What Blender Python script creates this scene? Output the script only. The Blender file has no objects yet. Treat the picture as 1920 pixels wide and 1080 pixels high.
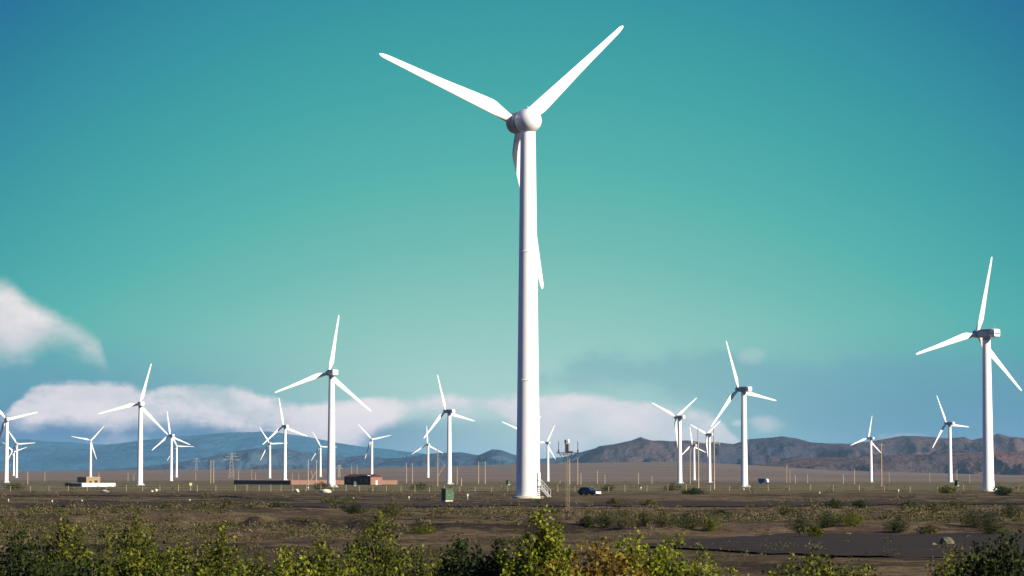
import bpy, bmesh, math, random
import numpy as np
from mathutils import Vector, Matrix
random.seed(7); rng = np.random.default_rng(11)
S = bpy.context.scene; col = S.collection
R_ = math.radians
# ---------------------------------------------------------------- camera
F, CH, YH = 4800.0, 3.7, 893.6            # focal length (photo px), eye height (m), horizon row
PITCH = math.atan((YH - 540) / F)
cd = bpy.data.cameras.new('camera'); cam = bpy.data.objects.new('camera', cd); col.objects.link(cam)
cd.sensor_width = 36; cd.lens = F / 1920 * 36; cd.clip_start = .5; cd.clip_end = 300000
cam.location = (0, 0, CH); cam.rotation_euler = (math.pi / 2 + PITCH, 0, 0); S.camera = cam
# ---------------------------------------------------------------- view, world, sun
S.view_settings.view_transform = 'Standard'; S.view_settings.look = 'None'
S.view_settings.exposure = .85; S.view_settings.gamma = 1
S.cycles.max_bounces = 5; S.cycles.volume_bounces = 0; S.cycles.transparent_max_bounces = 6
SUN_AZ, SUN_EL = R_(125), R_(24)
SUN = Vector((math.sin(SUN_AZ) * math.cos(SUN_EL), math.cos(SUN_AZ) * math.cos(SUN_EL), math.sin(SUN_EL)))
ld = bpy.data.lights.new('sun', 'SUN'); ld.energy = 5.0; ld.angle = R_(.53); ld.color = (1, .905, .745)
lo = bpy.data.objects.new('sun', ld); col.objects.link(lo); lo.rotation_euler = SUN.to_track_quat('Z', 'Y').to_euler()

def lin(r, g, b):
    f = lambda c: c / 12.92 if c <= .04045 else ((c + .055) / 1.055) ** 2.4
    return (f(r / 255), f(g / 255), f(b / 255), 1)

class NT:
    """small helper that writes node trees as expressions"""
    def __init__(s, tree): s.t = tree; s.n = tree.nodes; s.l = tree.links
    def put(s, node, key, v):
        i = node.inputs[key]
        if hasattr(v, 'links') or isinstance(v, bpy.types.NodeSocket): s.l.new(v, i)
        else: i.default_value = v
    def m(s, op, a, b=None, c=None):
        k = s.n.new('ShaderNodeMath'); k.operation = op; s.put(k, 0, a)
        if b is not None: s.put(k, 1, b)
        if c is not None: s.put(k, 2, c)
        return k.outputs[0]
    def step(s, x, a, b):                  # smoothstep a..b -> 0..1
        k = s.n.new('ShaderNodeMapRange'); k.interpolation_type = 'SMOOTHSTEP'
        s.put(k, 0, x); s.put(k, 1, a); s.put(k, 2, b); return k.outputs[0]
    def mix(s, f, a, b):
        k = s.n.new('ShaderNodeMix'); k.data_type = 'RGBA'; s.put(k, 0, f); s.put(k, 6, a); s.put(k, 7, b); return k.outputs[2]
    def noise(s, vec, scale, detail=4, rough=.55, dist=0):
        k = s.n.new('ShaderNodeTexNoise'); s.put(k, 'Vector', vec); k.inputs['Scale'].default_value = scale
        k.inputs['Detail'].default_value = detail; k.inputs['Roughness'].default_value = rough; k.inputs['Distortion'].default_value = dist
        return k.outputs[0]
    def vec(s, x, y, z=0.):
        k = s.n.new('ShaderNodeCombineXYZ'); s.put(k, 0, x); s.put(k, 1, y); s.put(k, 2, z); return k.outputs[0]
    def scale(s, v, sc):
        k = s.n.new('ShaderNodeMapping'); s.put(k, 0, v); k.inputs['Scale'].default_value = sc; return k.outputs[0]
    def ramp(s, x, stops):
        k = s.n.new('ShaderNodeValToRGB'); e = k.color_ramp.elements
        while len(e) < len(stops): e.new(.5)
        for el, (p, c) in zip(e, stops): el.position = p
        for el, (p, c) in zip(e, stops): el.color = c
        s.put(k, 0, x); return k.outputs[0]
    def curve(s, x, pts):                  # pts: list of (0..1, 0..1)
        k = s.n.new('ShaderNodeFloatCurve'); c = k.mapping.curves[0]; k.mapping.use_clip = True
        c.points[0].location = pts[0]; c.points[1].location = pts[-1]
        for p in pts[1:-1]: c.points.new(*p)
        for p in c.points: p.handle_type = 'AUTO_CLAMPED'
        k.mapping.update(); s.put(k, 1, x); return k.outputs[0]

W = bpy.data.worlds.new('World'); S.world = W; W.use_nodes = True
w = NT(W.node_tree); w.n.clear()
tc = w.n.new('ShaderNodeTexCoord'); sp = w.n.new('ShaderNodeSeparateXYZ'); w.l.new(tc.outputs['Generated'], sp.inputs[0])
dx, dy, dz = sp.outputs
az = w.m('ARCTAN2', dx, dy); el = w.m('ARCSINE', dz)
X = w.m('MULTIPLY', az, F / 960); Y = w.m('MULTIPLY', el, F / YH)      # sky azimuth / elevation, 1 = 11.5 deg / 10.7 deg
def Yp(y): return (YH - y) / YH
def Xp(x): return (x - 960) / 960
X2 = w.m('MULTIPLY', X, X)
tt = w.m('ADD', w.m('MAXIMUM', w.m('MULTIPLY', w.m('SUBTRACT', Y, Yp(770)), .86), 0.), w.m('MULTIPLY', X2, .36))
t01 = w.m('MULTIPLY', tt, 1 / 1.6)
sky = w.ramp(t01, [(0, lin(178, 214, 203)), (.10, lin(141, 200, 187)), (.19, lin(107, 186, 175)), (.28, lin(78, 176, 168)),
                   (.375, lin(58, 163, 162)), (.47, lin(44, 148, 158)), (.6, lin(28, 124, 150)), (.74, lin(8, 92, 150)), (1, lin(15, 80, 150))])
# blue air low down towards the sides
lowb = w.m('MULTIPLY', w.step(Y, .34, .10), w.step(w.m('ABSOLUTE', X), .1, .95))
sky = w.mix(w.m('MULTIPLY', lowb, .9), sky, lin(64, 126, 166))
# deep blue distance below the cloud bank, strongest on the left
und = w.m('MULTIPLY', w.step(Y, Yp(765), Yp(812)), w.step(X, Xp(1150), Xp(480)))
sky = w.mix(und, sky, lin(60, 116, 158))
skn = w.n.new('ShaderNodeTexSky'); skn.sky_type = 'NISHITA'; skn.sun_disc = False
skn.sun_elevation = SUN_EL; skn.sun_rotation = SUN_AZ
vv = w.vec(X, w.m('MULTIPLY', Y, 1.5))
n1 = w.noise(vv, 9, 9, .66); n2 = w.noise(vv, 2.6, 5, .55)
nz = w.m('ADD', w.m('MULTIPLY', w.m('SUBTRACT', n1, .5), 1.1), w.m('MULTIPLY', w.m('SUBTRACT', n2, .5), .5))
def band(pts):                             # photo-row profile over azimuth
    return w.curve(w.m('MULTIPLY_ADD', X, .4, .5), [(Xp(x) * .4 + .5, Yp(y)) for x, y in pts])
def cloud(top, bot, st, sb, amp):
    a = w.m('SUBTRACT', w.m('MULTIPLY_ADD', nz, amp, band(top)), Y)
    b = w.m('SUBTRACT', Y, w.m('MULTIPLY_ADD', nz, -amp * 1.3, band(bot)))
    return w.m('MULTIPLY', w.step(a, 0., st), w.step(b, -sb * .5, sb))
veil = cloud([(-200, 640), (0, 640), (300, 760), (900, 760), (1010, 690), (1100, 655), (1300, 640), (1500, 655), (1700, 650), (2000, 690)],
             [(-200, 760), (0, 760), (400, 770), (900, 765), (1040, 735), (1300, 760), (1500, 820), (2000, 840)], .05, .05, .12)
sky = w.mix(w.m('MULTIPLY', veil, .42), sky, lin(96, 156, 176))
bandc = cloud([(-300, 770), (20, 768), (60, 735), (110, 710), (240, 714), (290, 728), (320, 718), (460, 722), (490, 738), (540, 752), (620, 752), (700, 742), (850, 736),
               (1040, 734), (1150, 740), (1230, 750), (1320, 766), (1370, 800), (1430, 850), (2000, 880)],
              [(-300, 800), (60, 800), (500, 818), (620, 860), (680, 835), (740, 790), (800, 775), (940, 785), (1000, 850), (1060, 880), (1400, 880), (2000, 893)], .02, .03, .055)
puff = cloud([(-300, 530), (0, 524), (25, 528), (60, 555), (110, 580), (160, 602), (190, 630), (208, 668), (225, 740), (500, 890), (2000, 893)],
             [(-300, 700), (0, 682), (50, 684), (80, 666), (110, 652), (140, 654), (170, 672), (240, 690), (300, 690), (2000, 700)], .05, .06, .05)
def blob(px, py, rx, ry, k):
    u = w.m('MULTIPLY', w.m('SUBTRACT', X, Xp(px)), 960 / rx); v = w.m('MULTIPLY', w.m('SUBTRACT', Y, Yp(py)), YH / ry)
    q = w.m('ADD', w.m('MULTIPLY', u, u), w.m('MULTIPLY', v, v))
    return w.m('MULTIPLY', w.step(w.m('MULTIPLY_ADD', nz, 2.6, w.m('SUBTRACT', 1., q)), .0, 1.2), k)
bandc = w.m('MULTIPLY', bandc, w.m('MULTIPLY_ADD', w.step(w.noise(vv, 4.2, 6, .62), .36, .52), .5, .5))
cl = w.m('MAXIMUM', bandc, puff)
for b in ((1440, 798, 42, 22, .55), (1380, 795, 16, 9, .6), (1410, 668, 34, 22, .3), (1690, 820, 60, 10, .3), (235, 850, 75, 40, .42), (880, 775, 130, 22, .5)):
    cl = w.m('MAXIMUM', cl, blob(*b))
shade = w.m('MULTIPLY_ADD', n2, .9, w.m('MULTIPLY', n1, .6))
ccol = w.mix(w.step(shade, .5, 1.0), (.69, .67, .70, 1), (1.08, .92, .91, 1))
sky = w.mix(w.m('MULTIPLY', cl, .87), sky, ccol)
sky = w.mix(w.step(Y, -.02, -.2), sky, lin(60, 55, 50))
bg1 = w.n.new('ShaderNodeBackground'); w.l.new(sky, bg1.inputs[0]); bg1.inputs[1].default_value = .555
bg2 = w.n.new('ShaderNodeBackground'); w.l.new(skn.outputs[0], bg2.inputs[0]); bg2.inputs[1].default_value = .0008
ad = w.n.new('ShaderNodeAddShader'); w.l.new(bg1.outputs[0], ad.inputs[0]); w.l.new(bg2.outputs[0], ad.inputs[1])
wo = w.n.new('ShaderNodeOutputWorld'); w.l.new(ad.outputs[0], wo.inputs[0])

# ---------------------------------------------------------------- helpers
_c, _s = math.cos(PITCH), math.sin(PITCH)
def ray(px, py):
    x, u = (px - 960) / F, -(py - 540) / F
    return Vector((x, _c - u * _s, _s + u * _c))
def at(px, py, dist):                       # the point seen in that direction, dist metres ahead
    r = ray(px, py); return Vector((0, 0, CH)) + r * (dist / r.y)
def dist_of(py): return CH * F / (py - YH)  # level ground seen at that row

def _hash(i, j, sd):
    n = (i.astype(np.int64) * 374761393 + j.astype(np.int64) * 668265263 + sd * 982451653) & 0x7fffffff
    n = ((n ^ (n >> 13)) * 1274126177) & 0x7fffffff
    return ((n ^ (n >> 16)) & 0xffff) / 65535.0
def vnoise(x, y, sd=0):
    i, j = np.floor(x), np.floor(y); f, g = x - i, y - j
    f, g = f * f * f * (f * (f * 6 - 15) + 10), g * g * g * (g * (g * 6 - 15) + 10)
    a, b, c, d = _hash(i, j, sd), _hash(i + 1, j, sd), _hash(i, j + 1, sd), _hash(i + 1, j + 1, sd)
    return (a * (1 - f) + b * f) * (1 - g) + (c * (1 - f) + d * f) * g - .5
def fbm(x, y, n, sd=0, ridged=False):
    t, a = 0, 1.
    for k in range(n):
        v = vnoise(x * 2 ** k + 17 * k, y * 2 ** k - 9 * k, sd + k)
        t = t + a * ((.5 - 2 * np.abs(v)) if ridged else v); a *= .5
    return t
def sstep(x, a, b):
    t = np.clip((x - a) / (b - a), 0, 1); return t * t * (3 - 2 * t)

# turbines: hub px, base px, hub height, rotor radius, yaw, blade angle
TUR = [
 (970.5, 230.3, 937, 60, 26.95, 32.1, 40.7, 'tall white wind turbine with round nacelle, by far the largest on the plain'),
 (1832, 626, 920, 40, 20.6, 30, 76, 'large white wind turbine right of all others, with shaded boxy nacelle'),
 (616, 699.3, 913, 40, 20.8, 22, 80, 'white wind turbine standing in front of the pink walled compound'),
 (261, 757.5, 910, 40, 20.8, 20, 74, 'white wind turbine just right of the tan hut and white wall'),
 (835, 771.3, 908, 40, 20.8, 38, 106, 'white wind turbine rising directly behind the green transformer kiosk'),
 (1384, 730, 913, 40, 20.8, 34, 108, 'white wind turbine just left of the distant blue truck'),
 (1267, 782, 906, 40, 20.3, 36, 36, 'Y-shaped white wind turbine standing left of the tall two-pole wooden frame'),
 (1774, 794, 904, 40, 20.8, 32, 114, 'white wind turbine with a black box on the ground right of its foot'),
 (1628, 821.7, 905, 40, 20.8, 30, 78, 'small white wind turbine with a lone tall wooden pole right beside it'),
 (530.7, 799.3, 900, 40, 21.5, 30, 100, 'white wind turbine behind the right end of the black shaded wall'),
 (505, 831.5, 900, 40, 20.8, 16, 2, 'small white wind turbine behind the middle of the black shaded wall'),
 (600.5, 837, 899, 40, 20.5, 8, 118, 'small white wind turbine half hidden behind a nearer tower and the pink compound'),
 (696.3, 823.7, 896, 40, 21.2, 12, 12, 'small white wind turbine beside the dark brick shed, lower blade hanging beside its tower'),
 (801, 833.3, 901, 40, 20.8, 18, 92, 'small white wind turbine with one blade straight up, left of the leaning braced pole'),
 (1024.3, 830, 906, 40, 19.6, 24, 62, 'small white wind turbine between the biggest tower and the instrument mast'),
 (981, 810, 906, 40, 20.6, 30, 38, 'wind turbine almost wholly hidden behind the biggest tower, only its blade tips showing'),
 (318.3, 816.5, 903, 40, 21.2, 32, 98, 'white wind turbine with a smaller one standing close to its right'),
 (1324.5, 814.5, 905, 40, 19.6, 38, 36, 'small white wind turbine seen between the two tall poles of the wooden frame'),
 (1297.5, 835, 905, 40, 20.3, 32, 98, 'small white wind turbine just left of the two-pole wooden frame, one blade upright'),
 (170, 826, 896, 40, 21.2, 12, 48, 'small white wind turbine rising behind the tan hut'),
 (11, 786, 905, 40, 20.8, 22, 13, 'white wind turbine cut by the picture edge, its right blade nearly level'),
 (31, 832, 899, 40, 20.8, 18, 3, 'small white wind turbine close right of the edge-cut one, two blades spread'),
 (25, 847, 899, 40, 20.8, 24, 19, 'tiny wind turbine peeping out between two towers at the picture edge'),
 (331, 836, 899, 40, 20.6, 10, 118, 'tiny white wind turbine tucked close to the right of a larger one, one blade level'),
]
OVER = {60: 3.1, 40: 3.6}
turs = []
for hx, hy, by, H, Rr, yaw, th, lab in TUR:
    D = H * F / (by - hy); hub = at(hx, hy, D); p = R_(yaw)
    n = Vector((-math.sin(p), math.cos(p), 0))
    base = hub - n * OVER[H]
    turs.append((hub, base, H, Rr, p, R_(th), lab, by))
CTRL = np.array([(b.x, b.y, CH - (by - YH) / F * b.y) for h, b, H, r, p, t, l, by in turs])

def zg(x, y):
    """ground height"""
    x = np.asarray(x, float); y = np.asarray(y, float); r = np.hypot(x, y)
    far = sstep(r, 250, 500)
    ws = .0000012 * np.ones_like(r); z = np.zeros_like(r)
    for cx, cy, cz in CTRL:
        q = 1 / ((x - cx) ** 2 + (y - cy) ** 2 + 900.); ws = ws + q; z = z + q * cz
    z = z / ws * far * (1 - sstep(r, 2800, 4200))
    relief = .36 * fbm(x / 26, y / 26, 4, 3) + .26 * fbm(x / 6, y / 7, 4, 41) + .13 * fbm(x / 1.9, y / 2.6, 2, 57) * (1 - sstep(r, 300, 420)) + .55 * fbm(x / 90, y / 90, 2, 9)
    flat = 1 - .85 * np.clip(np.exp(-((y - 138) / 30) ** 2) * sstep(x, 2, 9) + np.exp(-((y - 492) / 14) ** 2) + .6 * np.exp(-((y - 345) / 35) ** 2), 0, 1)
    z = z + relief * flat * sstep(r, 60, 100) * (1 - .8 * sstep(r, 500, 1100))
    # eroded bank on the left and middle, facing the road
    c = 205 + 14 * fbm(x / 22, x * 0 + 3., 3, 21) * 2 + 9 * fbm(x / 4.5, x * 0 + 5., 3, 23)
    z = z + .7 * sstep(y, c - 7, c + 2) * (1 - sstep(y, c + 25, c + 60)) * (1 - sstep(x, 2, 14))
    c2 = 172 + 9 * fbm(x / 18, x * 0 + 8., 3, 33) * 2
    z = z + .5 * sstep(y, c2 - 3, c2 + 3) * (1 - sstep(y, c2 + 18, c2 + 45)) * sstep(x, 4, 12)
    # the plain climbs gently towards the hills
    a = x / np.maximum(np.abs(y), 1) * F
    lift = np.interp(a, [-3000, -960, -500, -200, 100, 330, 600, 960, 3000], [12, 13, 17, 21, 28, 31, 14, 5, 5])
    z = z + lift / F * 6500 * sstep(r, 2000, 7000) * np.where(y > 0, 1, .3) * (1 + .10 * fbm(a / 300 + 4, r / 1500, 3, 5))
    return z
def zg1(x, y): return float(zg(np.array([x]), np.array([y]))[0])
def on_ground(px, py, d=None):
    d = d or dist_of(py)
    for k in range(30):
        p = at(px, py, d); z = zg1(p.x, p.y)
        d2 = (CH - z) * F / max(py - YH, 1.5)
        d = d + .5 * (min(max(d2, 20), 4000) - d)
    p = at(px, py, d); return Vector((p.x, p.y, zg1(p.x, p.y)))
def at_dist(px, d):
    p = at(px, YH, d); return Vector((p.x, p.y, zg1(p.x, p.y)))

def tag(o, label=None, cat=None, group=None, kind=None):
    if label: o['label'] = label
    if cat: o['category'] = cat
    if group: o['group'] = group
    if kind: o['kind'] = kind
    return o
def empty(name, loc=(0, 0, 0), rz=0):
    o = bpy.data.objects.new(name, None); col.objects.link(o); o.location = loc; o.rotation_euler.z = rz
    o.empty_display_size = .3; return o

class MB:
    def __init__(s): s.v = []; s.f = []; s.sm = []; s.mi = []
    def add(s, vs, fs, smooth=False, mi=0):
        k = len(s.v); s.v += [tuple(v) for v in vs]; s.f += [tuple(i + k for i in f) for f in fs]
        s.sm += [smooth] * len(fs); s.mi += [mi] * len(fs); return s
    def box(s, c, size, M=None, bev=0, mi=0):
        bm = bmesh.new(); bmesh.ops.create_cube(bm, size=1)
        for v in bm.verts: v.co = Vector((v.co.x * size[0], v.co.y * size[1], v.co.z * size[2]))
        if bev: bmesh.ops.bevel(bm, geom=bm.edges[:], offset=bev, segments=2, affect='EDGES', profile=.5)
        bm.verts.ensure_lookup_table()
        vs = [(M @ (v.co + Vector(c)) if M else v.co + Vector(c)) for v in bm.verts]
        s.add(vs, [[v.index for v in f.verts] for f in bm.faces], False, mi); bm.free(); return s
    def tube(s, a, b, ra, rb=None, n=8, cap=True, mi=0):
        a, b = Vector(a), Vector(b); rb = ra if rb is None else rb
        q = (b - a).to_track_quat('Z', 'Y')
        vs = [a + q @ Vector((ra * math.cos(2 * math.pi * i / n), ra * math.sin(2 * math.pi * i / n), 0)) for i in range(n)]
        vs += [b + q @ Vector((rb * math.cos(2 * math.pi * i / n), rb * math.sin(2 * math.pi * i / n), 0)) for i in range(n)]
        s.add(vs, [(i, (i + 1) % n, n + (i + 1) % n, n + i) for i in range(n)], True, mi)
        if cap: s.add(vs, [tuple(range(n))[::-1], tuple(range(n, 2 * n))], False, mi)
        return s
    def loft(s, rings, cap=True, smooth=True, mi=0):
        n = len(rings[0]); vs = [p for r in rings for p in r]; fs = []
        for k in range(len(rings) - 1):
            fs += [(k * n + i, k * n + (i + 1) % n, (k + 1) * n + (i + 1) % n, (k + 1) * n + i) for i in range(n)]
        s.add(vs, fs, smooth, mi)
        if cap: s.add(rings[0], [tuple(range(n))[::-1]], False, mi); s.add(rings[-1], [tuple(range(n))], False, mi)
        return s
    def lathe(s, prof, n=40, axis='z', mi=0, c=(0, 0)):
        rs = []
        for r, h in prof:
            ring = []
            for i in range(n):
                a = 2 * math.pi * i / n; x, y = r * math.cos(a), r * math.sin(a)
                ring.append((x + c[0], y + c[1], h) if axis == 'z' else (x, h, -y) if axis == 'y' else (h, x, y))
            rs.append(ring)
        return s.loft(rs, True, True, mi)
    def mesh(s, name, mats):
        me = bpy.data.meshes.new(name); me.from_pydata(s.v, [], s.f)
        for m in (mats if isinstance(mats, (list, tuple)) else [mats]): me.materials.append(m)
        me.polygons.foreach_set('use_smooth', s.sm); me.polygons.foreach_set('material_index', s.mi)
        me.update(); return me
    def build(s, name, mats, parent=None, loc=None):
        o = bpy.data.objects.new(name, s.mesh(name, mats)); col.objects.link(o)
        if parent: o.parent = parent
        if loc is not None: o.location = loc
        return o
def copy_tree(o, parent=None):
    c = o.copy(); col.objects.link(c); c.parent = parent
    for ch in list(o.children): copy_tree(ch, c)
    return c

def mat(name, base, rough=.6, spec=.3, var=None, scale=1., detail=4, metal=0, bump=0, bscale=10., coord='Object'):
    m = bpy.data.materials.new(name); m.use_nodes = True; t = NT(m.node_tree); b = t.n['Principled BSDF']
    b.inputs['Roughness'].default_value = rough; b.inputs['Specular IOR Level'].default_value = spec; b.inputs['Metallic'].default_value = metal
    co = t.n.new('ShaderNodeTexCoord').outputs[coord]
    if var is None: var = [c * .8 for c in base]
    t.l.new(t.mix(t.step(t.noise(co, scale, detail, .6), .35, .65), (*base, 1), (*var, 1)), b.inputs['Base Color'])
    if bump:
        k = t.n.new('ShaderNodeBump'); k.inputs['Strength'].default_value = bump; k.inputs['Distance'].default_value = .05
        t.l.new(t.noise(co, bscale, 3), k.inputs['Height']); t.l.new(k.outputs[0], b.inputs['Normal'])
    return m
def leaf_mat(name, a, b_, c, trans=.35):
    m = bpy.data.materials.new(name); m.use_nodes = True; t = NT(m.node_tree); t.n.clear()
    g = t.n.new('ShaderNodeNewGeometry'); rnd = g.outputs['Random Per Island']
    big = t.noise(t.n.new('ShaderNodeTexCoord').outputs['Object'], 1.3, 2)
    cc = t.ramp(t.m('MULTIPLY_ADD', big, .7, t.m('MULTIPLY_ADD', rnd, .75, -.22)), [(.1, (*a, 1)), (.5, (*b_, 1)), (.9, (*c, 1))])
    d = t.n.new('ShaderNodeBsdfPrincipled'); t.l.new(cc, d.inputs['Base Color']); d.inputs['Roughness'].default_value = .6; d.inputs['Specular IOR Level'].default_value = .15
    tr = t.n.new('ShaderNodeBsdfTranslucent'); t.l.new(cc, tr.inputs[0])
    mx = t.n.new('ShaderNodeMixShader'); mx.inputs[0].default_value = trans; t.l.new(d.outputs[0], mx.inputs[1]); t.l.new(tr.outputs[0], mx.inputs[2])
    o = t.n.new('ShaderNodeOutputMaterial'); t.l.new(mx.outputs[0], o.inputs[0]); return m

M = {}
M['white'] = mat('white_paint', (.82, .81, .79), .45, .35, (.79, .785, .77), .35, 6)
M['blade'] = mat('blade_gelcoat', (.80, .79, .75), .34, .45, (.74, .72, .66), .25, 5)
M['nacelle'] = mat('nacelle_shell', (.72, .73, .74), .4, .4, (.64, .66, .68), .7, 5)
M['hub'] = mat('hub_casting', (.34, .37, .42), .45, .4, (.28, .31, .36), 1.2, 4)
M['nbody'] = mat('grey_nacelle_paint', (.24, .28, .34), .45, .4, (.20, .23, .29), .7, 5)
M['seam'] = mat('dark_seam', (.03, .035, .045), .7, .2)
M['galv'] = mat('galvanised_steel', (.5, .5, .5), .5, .5, (.42, .42, .42), 3)
M['wood'] = mat('weathered_pole', (.42, .34, .22), .8, .2, (.3, .24, .16), 2)
M['conc'] = mat('pale_concrete', (.5, .45, .36), .85, .2, (.4, .36, .3), 3)
M['rust'] = mat('rusty_steel', (.085, .06, .05), .75, .25, (.05, .038, .036), 4)
M['green'] = mat('green_enamel', (.05, .10, .05), .5, .35, (.04, .08, .038), 2)
M['dark'] = mat('dark_enamel_and_wall_shade', (.02, .022, .028), .55, .3)
M['navy'] = mat('navy_car_paint', (.012, .016, .035), .25, .5, (.012, .014, .03))
M['glass'] = mat('car_glass', (.03, .04, .05), .08, .6)
M['tyre'] = mat('tyre_rubber', (.015, .015, .015), .85, .2)
M['chrome'] = mat('bright_trim', (.7, .7, .68), .25, .6)
M['lamp'] = mat('headlamp_lens', (.85, .85, .82), .15, .6)
M['blue'] = mat('blue_truck_paint', (.03, .09, .2), .4, .4)
M['brick'] = mat('pink_brick', (.25, .14, .105), .9, .15, (.19, .11, .085), 1.5, 6)
M['dbrick'] = mat('dark_red_brick_and_shade', (.085, .035, .035), .9, .15, (.06, .028, .03), 1.5, 6)
M['tan'] = mat('tan_render', (.30, .24, .11), .9, .15, (.25, .18, .10), .8, 5)
M['wwall'] = mat('whitewashed_wall', (.78, .76, .76), .8, .2, (.68, .66, .66), .8, 5)
M['tin'] = mat('pale_sheet_roof', (.62, .58, .5), .6, .3)
M['stone'] = mat('pale_stone', (.15, .14, .085), .9, .2, (.08, .075, .05), 3, 6, bump=.6, bscale=6)
M['chalk'] = mat('chalky_spoil', (.62, .58, .44), .9, .1, (.5, .46, .34), 2, 6)
M['yellow'] = mat('yellow_sign_paint', (.7, .62, .25), .6, .3)
M['stem'] = mat('shrub_bark', (.10, .075, .05), .9, .1, (.07, .05, .035), 6)
M['leafg'] = leaf_mat('bright_leaves', (.035, .048, .003), (.14, .17, .010), (.30, .30, .025))
M['leafd'] = leaf_mat('dark_green_leaves', (.005, .010, .002), (.016, .028, .004), (.05, .066, .010), .2)
M['leafm'] = leaf_mat('mid_green_leaves', (.014, .022, .003), (.07, .09, .008), (.22, .22, .02))
M['leafo'] = leaf_mat('autumn_leaves', (.08, .04, .006), (.20, .12, .014), (.28, .24, .03))
M['scrubl'] = leaf_mat('olive_scrub_leaves', (.014, .016, .004), (.05, .050, .013), (.13, .118, .034), .08)
M['scrubd'] = leaf_mat('grey_scrub_leaves', (.035, .028, .014), (.09, .072, .034), (.24, .19, .10), .12)

# ---------------------------------------------------------------- ground
def ground_mat():
    m = bpy.data.materials.new('desert_soil'); m.use_nodes = True; t = NT(m.node_tree); b = t.n['Principled BSDF']
    P = t.n.new('ShaderNodeNewGeometry').outputs['Position']; sx = t.n.new('ShaderNodeSeparateXYZ'); t.l.new(P, sx.inputs[0]); x, y, z = sx.outputs
    st = t.scale(P, (.45, 1, 1))
    big = t.noise(st, .022, 5, .6); med = t.noise(P, .16, 6, .65); fine = t.noise(P, 1.6, 8, .78); stone = t.noise(P, 5., 3, .6)
    c = t.mix(t.step(big, .4, .62), (.034, .022, .013, 1), (.138, .087, .050, 1))
    c = t.mix(t.m('MULTIPLY', t.step(med, .47, .60), .8), c, (.195, .138, .074, 1))
    c = t.mix(t.m('MULTIPLY', t.step(t.noise(st, .06, 6, .7), .5, .62), .65), c, (.085, .080, .024, 1))
    c = t.mix(t.m('MULTIPLY', t.step(fine, .50, .60), .75), c, (.018, .013, .010, 1))
    streak = t.noise(t.scale(P, (.04, .35, 1)), 1., 5, .7)
    c = t.mix(t.m('MULTIPLY', t.step(streak, .54, .62), .6), c, (.026, .018, .014, 1))
    c = t.mix(t.m('MULTIPLY', t.step(stone, .60, .68), .6), c, (.24, .19, .13, 1))
    # scrubby belt, then the paler gravel plain further out
    belt = t.m('MULTIPLY', t.step(y, 520., 700.), t.step(y, 2400., 1500.))
    c = t.mix(t.m('MULTIPLY', belt, t.step(t.noise(st, .03, 6, .75), .4, .58)), c, (.14, .122, .05, 1))
    pl = t.mix(t.step(t.noise(t.scale(P, (.3, 1, 1)), .004, 6, .65), .4, .62), (.185, .130, .098, 1), (.125, .098, .072, 1))
    c = t.mix(t.step(t.m('MULTIPLY_ADD', big, 700., y), 1900., 3000.), c, pl)
    t.l.new(c, b.inputs['Base Color']); b.inputs['Roughness'].default_value = .95; b.inputs['Specular IOR Level'].default_value = .1
    k = t.n.new('ShaderNodeBump'); k.inputs['Strength'].default_value = 1.; k.inputs['Distance'].default_value = .5
    t.l.new(t.m('MULTIPLY_ADD', fine, .6, t.m('MULTIPLY', t.noise(P, .45, 5, .65), .9)), k.inputs['Height']); t.l.new(k.outputs[0], b.inputs['Normal'])
    return m
def grid_mesh(name, P, m, closed=False):
    nr, nc = P.shape[:2]; me = bpy.data.meshes.new(name)
    idx = np.arange(nr * nc).reshape(nr, nc)
    if closed: idx = np.c_[idx, idx[:, :1]]
    q = np.stack([idx[:-1, :-1], idx[:-1, 1:], idx[1:, 1:], idx[1:, :-1]], -1).reshape(-1, 4)
    me.vertices.add(nr * nc); me.vertices.foreach_set('co', P.reshape(-1).astype(np.float32))
    me.loops.add(q.size); me.loops.foreach_set('vertex_index', q.reshape(-1).astype(np.int32))
    me.polygons.add(len(q)); me.polygons.foreach_set('loop_start', np.arange(0, q.size, 4, dtype=np.int32))
    me.update(calc_edges=True); me.validate(); me.polygons.foreach_set('use_smooth', [True] * len(me.polygons))
    me.materials.append(m); o = bpy.data.objects.new(name, me); col.objects.link(o); return o
azs = np.radians(np.r_[np.linspace(-14, 14, 561), np.linspace(14, 346, 120)[1:-1]])
rows = np.r_[np.geomspace(2, 84, 26), CH * F / np.arange(205, 12, -.42), np.geomspace(1500, 9000, 90)[1:], np.geomspace(9000, 42000, 14)[1:]]
AZ, RR = np.meshgrid(azs, rows)
PX = RR * np.sin(AZ); PY = RR * np.cos(AZ)
ground = grid_mesh('ground', np.stack([PX, PY, zg(PX, PY)], -1), ground_mat(), True)
tag(ground, 'brown stony desert plain dotted with dry scrub', kind='structure')

def road_mat(name, a, b_):
    m = bpy.data.materials.new(name); m.use_nodes = True; t = NT(m.node_tree); b = t.n['Principled BSDF']
    P = t.n.new('ShaderNodeNewGeometry').outputs['Position']
    s_ = t.scale(P, (.12, 1, 1))
    c = t.mix(t.step(t.noise(s_, .5, 6, .7), .38, .62), (*a, 1), (*b_, 1))
    c = t.mix(t.m('MULTIPLY', t.step(t.noise(P, 3., 5, .7), .6, .72), .5), c, (.11, .08, .06, 1))
    t.l.new(c, b.inputs['Base Color']); b.inputs['Roughness'].default_value = .95; b.inputs['Specular IOR Level'].default_value = .1
    return m
def road(name, xs, yc, half, m, lift=.05):
    V = np.linspace(-1, 1, 9); Xg, Vg = np.meshgrid(xs, V)
    ed = 1 + .25 * fbm(Xg / 9, Vg * 2, 3, 71)
    Yg = yc(Xg) + Vg * half(Xg) * ed
    return tag(grid_mesh(name, np.stack([Xg, Yg, zg(Xg, Yg) + lift], -1), m), kind='structure')
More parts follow.
